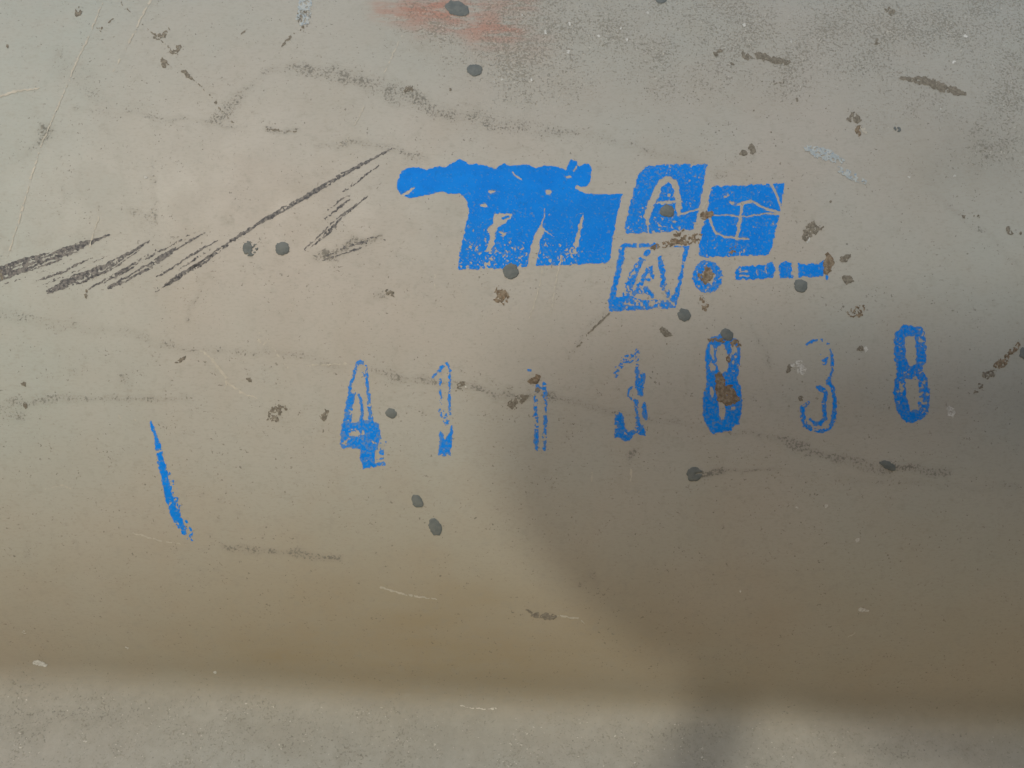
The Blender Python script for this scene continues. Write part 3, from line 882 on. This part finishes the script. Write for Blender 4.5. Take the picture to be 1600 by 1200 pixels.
# ---- chips, crusts and rust bitten into the paint
CHIPS = [  # (material, keep, [strokes...])
    (M_RUST, 0.20, [[(780, 455, 7), (786, 462, 8), (776, 470, 3), (790, 472, 3.5)]]),
    (M_RUST, 0.85, [[(829, 597, 4), (836, 593, 6), (841, 588, 3)]]),
    (M_GRIT, 0.05, [[(803, 632, 8), (812, 624, 8), (822, 620, 4)]]),
    (M_GRIT, 0.55, [[(1036, 515, 4), (1039, 520, 5), (1047, 523, 2.5)], [(1041, 536, 1.5)]]),
    (M_GRIT, 0.10, [[(422, 650, 6), (432, 642, 8), (444, 637, 4)], [(430, 655, 5), (424, 664, 2)]]),
    (M_RUST, 0.15, [[(1020, 386, 3), (1045, 380, 5), (1070, 376, 7), (1086, 374, 9), (1092, 368, 6)], [(1066, 362, 3), (1056, 368, 3)]]),
    (M_RUST, 0.50, [[(1099, 337, 5), (1106, 336, 6), (1112, 333, 3)]]),
    (M_RUST, 0.45, [[(1104, 420, 6), (1108, 430, 7), (1100, 438, 6), (1095, 432, 5)]]),
    (M_RUST, 0.25, [[(1142, 392, 6), (1148, 388, 4)]]),
    (M_RUST, 0.60, [[(1295, 402, 6), (1294, 414, 8), (1292, 424, 5)]]),
    (M_GRIT, 0.85, [[(1321, 437, 6), (1327, 437, 5.5)]]),
    (M_GRIT, 0.45, [[(1318, 405, 5.5), (1323, 401, 4)]]),
    (M_RUST, -0.25, [[(1330, 490, 7), (1340, 487, 10), (1350, 480, 4)]]),
    (M_GRIT, 0.25, [[(1258, 371, 6), (1264, 364, 8), (1274, 358, 6), (1284, 354, 3)], [(1262, 352, 4), (1270, 350, 3)]]),
    (M_GRIT, 0.50, [[(1174, 231, 6), (1178, 236, 4)]]), (M_GRIT, 0.50, [[(1162, 240, 5.5)]]),
    (M_GRIT, 0.30, [[(1326, 186, 5), (1333, 182, 8), (1341, 187, 4)]]),
    (M_RUST, 0.15, [[(1340, 199, 4), (1341, 207, 5)]]),
    (M_RUST, 0.20, [[(1096, 466, 4), (1097, 474, 2)], [(1100, 481, 5), (1104, 478, 4)]]),
    (M_GRIT, 0.45, [[(832, 960, 2), (838, 962, 4), (845, 963, 3)], [(850, 963, 4), (866, 964, 4)], [(822, 953, 1.5), (830, 957, 1.2)]]),
    (M_RUST, 0.30, [[(1556, 572, 4), (1566, 566, 8), (1574, 556, 5), (1586, 544, 4), (1592, 538, 3)]]),
    (M_GRIT, 0.10, [[(1540, 586, 6), (1550, 583, 6)], [(1532, 603, 4)], [(1524, 613, 3)]]),
    (M_GRIT, 0.05, [[(246, 57, 6), (256, 55, 4), (262, 48, 3)]]), (M_GRIT, 0.20, [[(268, 80, 5), (276, 82, 4), (280, 73, 3)]]),
    (M_GRIT, 0.30, [[(252, 94, 4), (258, 100, 5)]]), (M_GRIT, 0.55, [[(288, 112, 2), (294, 118, 5), (300, 122, 2)]]),
    (M_GRIT, 0.10, [[(122, 20, 5), (128, 14, 4)]]), (M_GRIT, 0.0, [[(156, 45, 4)]]), (M_GRIT, 0.4, [[(12, 72, 3)]]),
    (M_GRIT, 0.55, [[(1184, 87, 5), (1196, 91, 4.5), (1212, 94, 4), (1230, 97, 4)]]),
    (M_GRIT, 0.60, [[(1408, 122, 2.5), (1425, 124, 4), (1446, 128, 6.5), (1466, 134, 6), (1490, 142, 5), (1506, 146, 3)]]),
    (M_GRIT, 0.20, [[(1386, 16, 4), (1394, 18, 4)]]), (M_GRIT, 0.2, [[(1370, 65, 4)]]),
    (M_GRIT, 0.45, [[(505, 658, 1.4), (507, 650, 3.5), (511, 640, 2.2)]]),
    (M_GRIT, 0.30, [[(277, 566, 2), (284, 561, 3), (290, 558, 1.5)]]), (M_GRIT, 0.10, [[(390, 593, 4)]]),
    (M_GRIT, 0.15, [[(640, 139, 5), (634, 142, 3)]]), (M_GRIT, 0.6, [[(705, 139, 2.6)]]),
    (M_GRIT, 0.35, [[(1234, 574, 4), (1230, 580, 3)]]), (M_GRIT, 0.25, [[(1251, 622, 4)]]),
    (M_GRIT, 0.35, [[(1341, 546, 2), (1345, 545, 3)]]),
    (M_GRIT, 0.05, [[(714, 603, 3), (725, 600, 4)], [(710, 610, 2), (720, 607, 2)]]),
    (M_GRIT, 0.45, [[(1506, 338, 3)], [(1524, 337, 1.5), (1532, 340, 1.5)], [(1576, 358, 4), (1580, 364, 3)], [(1596, 365, 2)]]),
    (M_GRIT, 0.30, [[(1118, 85, 3), (1126, 80, 2)], [(1170, 90, 4), (1160, 84, 2)], [(1144, 100, 2)]]),
    (M_GRIT, 0.40, [[(1190, 128, 2.2)], [(1210, 130, 1.6), (1222, 130, 1.8)], [(1163, 174, 1.6)], [(1176, 171, 1.6)], [(1187, 182, 1.6)], [(1288, 170, 1.6)],
                    [(1219, 255, 2)], [(1228, 272, 1.6)], [(1298, 315, 2)], [(1303, 305, 1.6)], [(1245, 156, 1.6)], [(1205, 206, 2)], [(1195, 190, 1.6)]]),
    (M_RUST, 0.25, [[(1104, 530, 2), (1114, 531, 3), (1128, 532, 4), (1134, 530, 2)]]), (M_RUST, 0.20, [[(1145, 535, 4), (1154, 538, 4)]]),
    (M_RUST, 0.10, [[(1138, 558, 5), (1140, 568, 2)]]),
    (M_GRIT, 0.20, [[(608, 457, 5), (614, 461, 3)]]), (M_GRIT, 0.25, [[(840, 610, 3)]]),
    (M_GRIT, 0.20, [[(0, 425, 3), (3, 432, 3)]]),
    (M_GRIT, 0.30, [[(134, 462, 3), (137, 455, 2)]]),
    (M_GRIT, 0.20, [[(38, 600, 3)], [(40, 635, 4), (38, 630, 2)], [(30, 650, 3)]]),
]
CHIPS = [(m_, k_, [s_]) for m_, k_, ss in CHIPS for s_ in ss]
for i, (mt, kp, sts) in enumerate(CHIPS):
    xs = [p[0] for s in sts for p in s]; ys = [p[1] for s in sts for p in s]

    def fld(X, Y, sts=sts, kp=kp, i=i):
        f = np.full(X.shape, -1e9)
        for s in sts:
            f = np.maximum(f, d_stroke(X, Y, s))
        return worn(f + rag(X, Y, 2.2, 4, 230 + i), X, Y, kp + 0.08 + 0 * X, 2.4, 240 + i)
    mark("rust_chip" if mt is M_RUST else "dirt_crust", (min(xs) - 14, min(ys) - 14, max(xs) + 14, max(ys) + 14), fld, mt, 1.0, lift=0.00022, dome=0.0002)


def big_chip(X, Y):
    f = d_poly(X, Y, [(1117, 584), (1126, 582), (1132, 592), (1133, 601), (1145, 600), (1150, 612), (1154, 624), (1150, 633), (1136, 633), (1120, 625), (1118, 608)])
    return worn(f + rag(X, Y, 1.6, 5, 300), X, Y, 0.75 + 0 * X, 4, 301)


mark("rust_chip", (1108, 574, 1166, 642), big_chip, M_RUST, 1.0, lift=0.00024, dome=0.0002)

# ---- pale scratches and residues
SCR = [
    ([(160, 5, .8), (140, 55, 1.3), (118, 100, 1.3), (98, 150, 1.0), (80, 190, .9), (62, 235, 1.0), (45, 290, 1.1), (28, 350, 1.1), (12, 402, .9)], 0.12),
    ([(236, 0, 1.5), (222, 25, 1.8), (208, 55, 1.6), (192, 85, 1.2), (176, 115, .9)], -0.1),
    ([(-4, 152, 1.8), (20, 144, 1.8), (45, 140, 1.4), (62, 138, .8)], 0.40),
    ([(315, 548, 1.6), (330, 560, 1.6), (344, 578, 2.0), (355, 592, 1.6), (352, 606, 1)], 0.25), ([(355, 598, 1.4), (375, 612, 1.4), (402, 623, 1)], 0.20),
    ([(405, 520, 1), (404, 532, 2.2), (412, 538, 1), (420, 530, 1)], 0.0), ([(418, 528, 1), (432, 552, 1), (450, 575, .8)], 0.0),
    ([(478, 572, .9), (540, 568, .9)], 0.1), ([(208, 832, 1), (225, 837, 1.2), (252, 845, 1)], 0.45), ([(252, 845, .7), (300, 852, .6)], 0.0),
    ([(586, 915, .7), (618, 924, 1.4), (640, 930, 1.2), (682, 936, .8)], 0.40), ([(868, 962, 1), (905, 966, 1.1), (914, 974, .7)], 0.35),
    ([(848, 416, 1), (842, 450, 1.2), (834, 478, 1), (826, 500, .8)], 0.25), ([(878, 400, .9), (870, 430, 1.1), (864, 470, .9), (860, 500, .6)], 0.10),
    ([(679, 428, .8), (680, 455, .7)], 0.0), ([(720, 1103, .7), (745, 1107, .9), (775, 1107, .7)], 0.35),
    ([(628, 55, .8), (612, 90, 1), (600, 115, .7)], 0.0), ([(572, 160, .7), (552, 200, .9), (540, 225, .6)], -0.05),
    ([(155, 340, 1), (140, 385, 1)], 0.0), ([(620, 30, .7), (640, 22, .7)], 0.0), ([(1108, 300, 1.2), (1102, 320, 1.2), (1098, 326, 1.4)], 0.2),
    ([(985, 735, 2), (986, 745, 1.2), (984, 760, .8)], -0.1), ([(924, 738, 1), (925, 752, 1)], 0.0), ([(70, 765, .8), (98, 757, 1), (110, 765, .7)], 0.1),
    ([(1325, 995, .8), (1336, 988, .9)], 0.2), ([(185, 648, .8), (192, 660, .8)], 0.1), ([(208, 645, .7), (216, 668, .7)], 0.0),
]
for i, (pts, kp) in enumerate(SCR):
    xs = [p[0] for p in pts]; ys = [p[1] for p in pts]
    mark("scratch", (min(xs) - 8, min(ys) - 8, max(xs) + 8, max(ys) + 8),
         lambda X, Y, pts=pts, kp=kp, i=i: worn(d_stroke(X, Y, pts) + rag(X, Y, 0.5, 5, 310 + i), X, Y, kp + 0.2 + 0 * X, 4.5, 330 + i),
         M_PALE, 0.9, lift=0.0002)

# thin dark scratch lines
DARK = [([(186, 0, .9), (205, 22, .9), (230, 45, .6), (262, 72, .6), (300, 122, 1.0), (330, 150, .9), (345, 172, 1.1), (368, 196, .9)], -0.05),
        ([(440, 72, 2), (452, 60, 1.6), (460, 52, .8)], 0.0),
        ([(898, 548, .8), (920, 520, 1.6), (955, 487, 1)], -0.1), ([(168, 36, .8), (176, 30, 1)], 0.2), ([(377, 53, .8), (386, 46, 1)], 0.2),
        ([(418, 202, 1), (465, 206, 1.2)], 0.1)]
for i, (pts, kp) in enumerate(DARK):
    xs = [p[0] for p in pts]; ys = [p[1] for p in pts]
    mark("scratch", (min(xs) - 8, min(ys) - 8, max(xs) + 8, max(ys) + 8),
         lambda X, Y, pts=pts, kp=kp, i=i: worn(d_stroke(X, Y, pts) + rag(X, Y, 0.9, 4, 360 + i), X, Y, kp + 0.2 + 0 * X, 3.6, 370 + i),
         M_GRIT, 0.9, lift=0.00016)

RES = [(M_BLUISH, 0.22, [[(1262, 232, 5), (1278, 238, 9), (1298, 244, 9), (1314, 252, 4)]]), (M_BLUISH, 0.05, [[(1312, 266, 5), (1332, 276, 7), (1350, 284, 4)]]),
       (M_BLUISH, 0.10, [[(476, -6, 11), (476, 14, 10), (474, 30, 11)]]), (M_GRIT, -0.2, [[(474, 26, 11), (476, 42, 9)]]),
       (M_WHITE, 0.10, [[(1238, 572, 3), (1248, 570, 8), (1252, 578, 8)]]), (M_WHITE, 0.15, [[(1484, 640, 6), (1487, 648, 5)]]),
       (M_WHITE, 0.45, [[(1263, 376, 3), (1265, 372, 2)]]), (M_WHITE, 0.5, [[(55, 1035, 3), (66, 1037, 3.4), (72, 1039, 2)]]), (M_WHITE, 0.5, [[(1346, 952, 3), (1354, 953, 2.4)]]),
       (M_WHITE, 0.4, [[(199, 1011, 2)]]), (M_WHITE, 0.4, [[(37, 987, 2.4)]]), (M_WHITE, 0.4, [[(336, 1050, 2.4)]]), (M_WHITE, 0.5, [[(1340, 843, 2.6)]]), (M_WHITE, 0.4, [[(1157, 922, 2.2)]]),
       (M_WHITE, 0.4, [[(1352, 546, 4)]]), (M_PALE, 0.2, [[(1348, 200, 4), (1352, 206, 3)]]), (M_WHITE, 0.6, [[(1164, 40, 2.4)], [(1236, 66, 1.8)], [(1490, 98, 2.4)], [(1508, 57, 2)], [(1470, 170, 2)], [(1492, 276, 2.6)], [(1420, 278, 1.8)]]),
       (M_WHITE, 0.6, [[(852, 50, 2.2)], [(970, 45, 2)], [(891, 38, 2.4)], [(978, 62, 2)], [(815, 24, 2)], [(772, 128, 2)], [(785, 124, 1.6)], [(830, 125, 1.8)], [(888, 82, 2)], [(1012, 20, 2)], [(935, 57, 2)]]),
       (M_WHITE, 0.3, [[(728, 603, 2.4)]]), (M_WHITE, 0.6, [[(229, 277, 2.2)]]), (M_WHITE, 0.5, [[(1290, 790, 2)], [(1245, 793, 2)]])]
RES = [(m_, k_, [s_]) for m_, k_, ss in RES for s_ in ss]
for i, (mt, kp, sts) in enumerate(RES):
    xs = [p[0] for s in sts for p in s]; ys = [p[1] for s in sts for p in s]

    def fld(X, Y, sts=sts, kp=kp, i=i):
        f = np.full(X.shape, -1e9)
        for s in sts:
            f = np.maximum(f, d_stroke(X, Y, s))
        return worn(f + rag(X, Y, 1.5, 2.6, 400 + i), X, Y, kp + 0.10 + 0 * X, 2.4, 420 + i)
    mark("residue_spot", (min(xs) - 14, min(ys) - 14, max(xs) + 14, max(ys) + 14), fld, mt, 0.9, lift=0.00028)


# ------------------------------------------------------------------ unseen sheet and poles, added to cast shade on the right half of the tank
def shade_caster():
    root = bpy.data.objects.new("shade_blocker", None)
    root.location = (0.9, -2.6, GROUND_Z)
    root["label"] = "sloping grey sheet on poles, added out of frame to cast shade on the tank"
    root["category"] = "shade_caster"
    scene.collection.objects.link(root)
    # free edge, shaped to the shadow outline, low near corner to high far corner
    edge = np.array([(0.012, -0.50, 0.070), (-0.068, -0.54, 0.108), (-0.140, -0.62, 0.188), (-0.218, -0.80, 0.320), (-0.280, -1.02, 0.475),
                     (-0.355, -1.35, 0.680), (-0.385, -1.62, 0.835), (-0.340, -1.85, 0.945), (-0.230, -2.02, 1.010)])
    nk = 9; wid = np.linspace(0, 1, nk)
    verts = []; faces = []
    for i, e in enumerate(edge):
        t = i / (len(edge) - 1)
        far = np.array([1.25 + 0.7 * t, e[1] - 0.05, e[2] + 0.02 - 0.42 * (1 - t) ** 4])
        for q in wid:
            p = e * (1 - q) + far * q
            p[2] += 0.05 * t * (4 * q * (1 - q)) * (0.6 + 0.4 * math.sin(5 * q + 3 * t))
            verts.append(tuple(p))
    for i in range(len(edge) - 1):
        for j in range(nk - 1):
            a = i * nk + j
            faces.append((a, a + 1, a + 1 + nk, a + nk))
    m = plain("shade_sheet_grey", (0.13, 0.125, 0.11), (0.17, 0.162, 0.145), 40, 0.95, 0.1)
    o = link_mesh("shade_sheet", verts, faces, m, root)
    o.modifiers.new("thick", 'SOLIDIFY').thickness = 0.004
    o.modifiers.new("sub", 'SUBSURF').levels = 2
    o.modifiers["sub"].render_levels = 2
    mp = plain("added_pole_paint", (0.20, 0.19, 0.17), (0.26, 0.25, 0.23), 60, 0.5, 0.4)

    def added_pole(p0, p1, rad):
        p0 = Vector(p0); p1 = Vector(p1); d = (p1 - p0).normalized()
        u_ = d.orthogonal().normalized(); v_ = d.cross(u_)
        n = 14
        vs = [tuple(p + (u_ * math.cos(2 * math.pi * k / n) + v_ * math.sin(2 * math.pi * k / n)) * rad) for p in (p0, p1) for k in range(n)]
        fs = [(k, (k + 1) % n, n + (k + 1) % n, n + k) for k in range(n)] + [tuple(range(n))[::-1], tuple(range(n, 2 * n))]
        link_mesh("added_pole", vs, fs, mp, root)
    added_pole((0.012, -0.50, 0.080), (-0.78, -1.70, GROUND_Z), 0.024)  # unseen, set to cast the dark band across the flange
    added_pole((1.25, -0.55, -0.32), (1.27, -0.56, GROUND_Z), 0.02)
    added_pole(tuple(edge[-1]), (-0.25, -2.25, GROUND_Z), 0.025)
    added_pole((1.95, -2.07, 1.03), (2.00, -2.25, GROUND_Z), 0.025)


shade_caster()
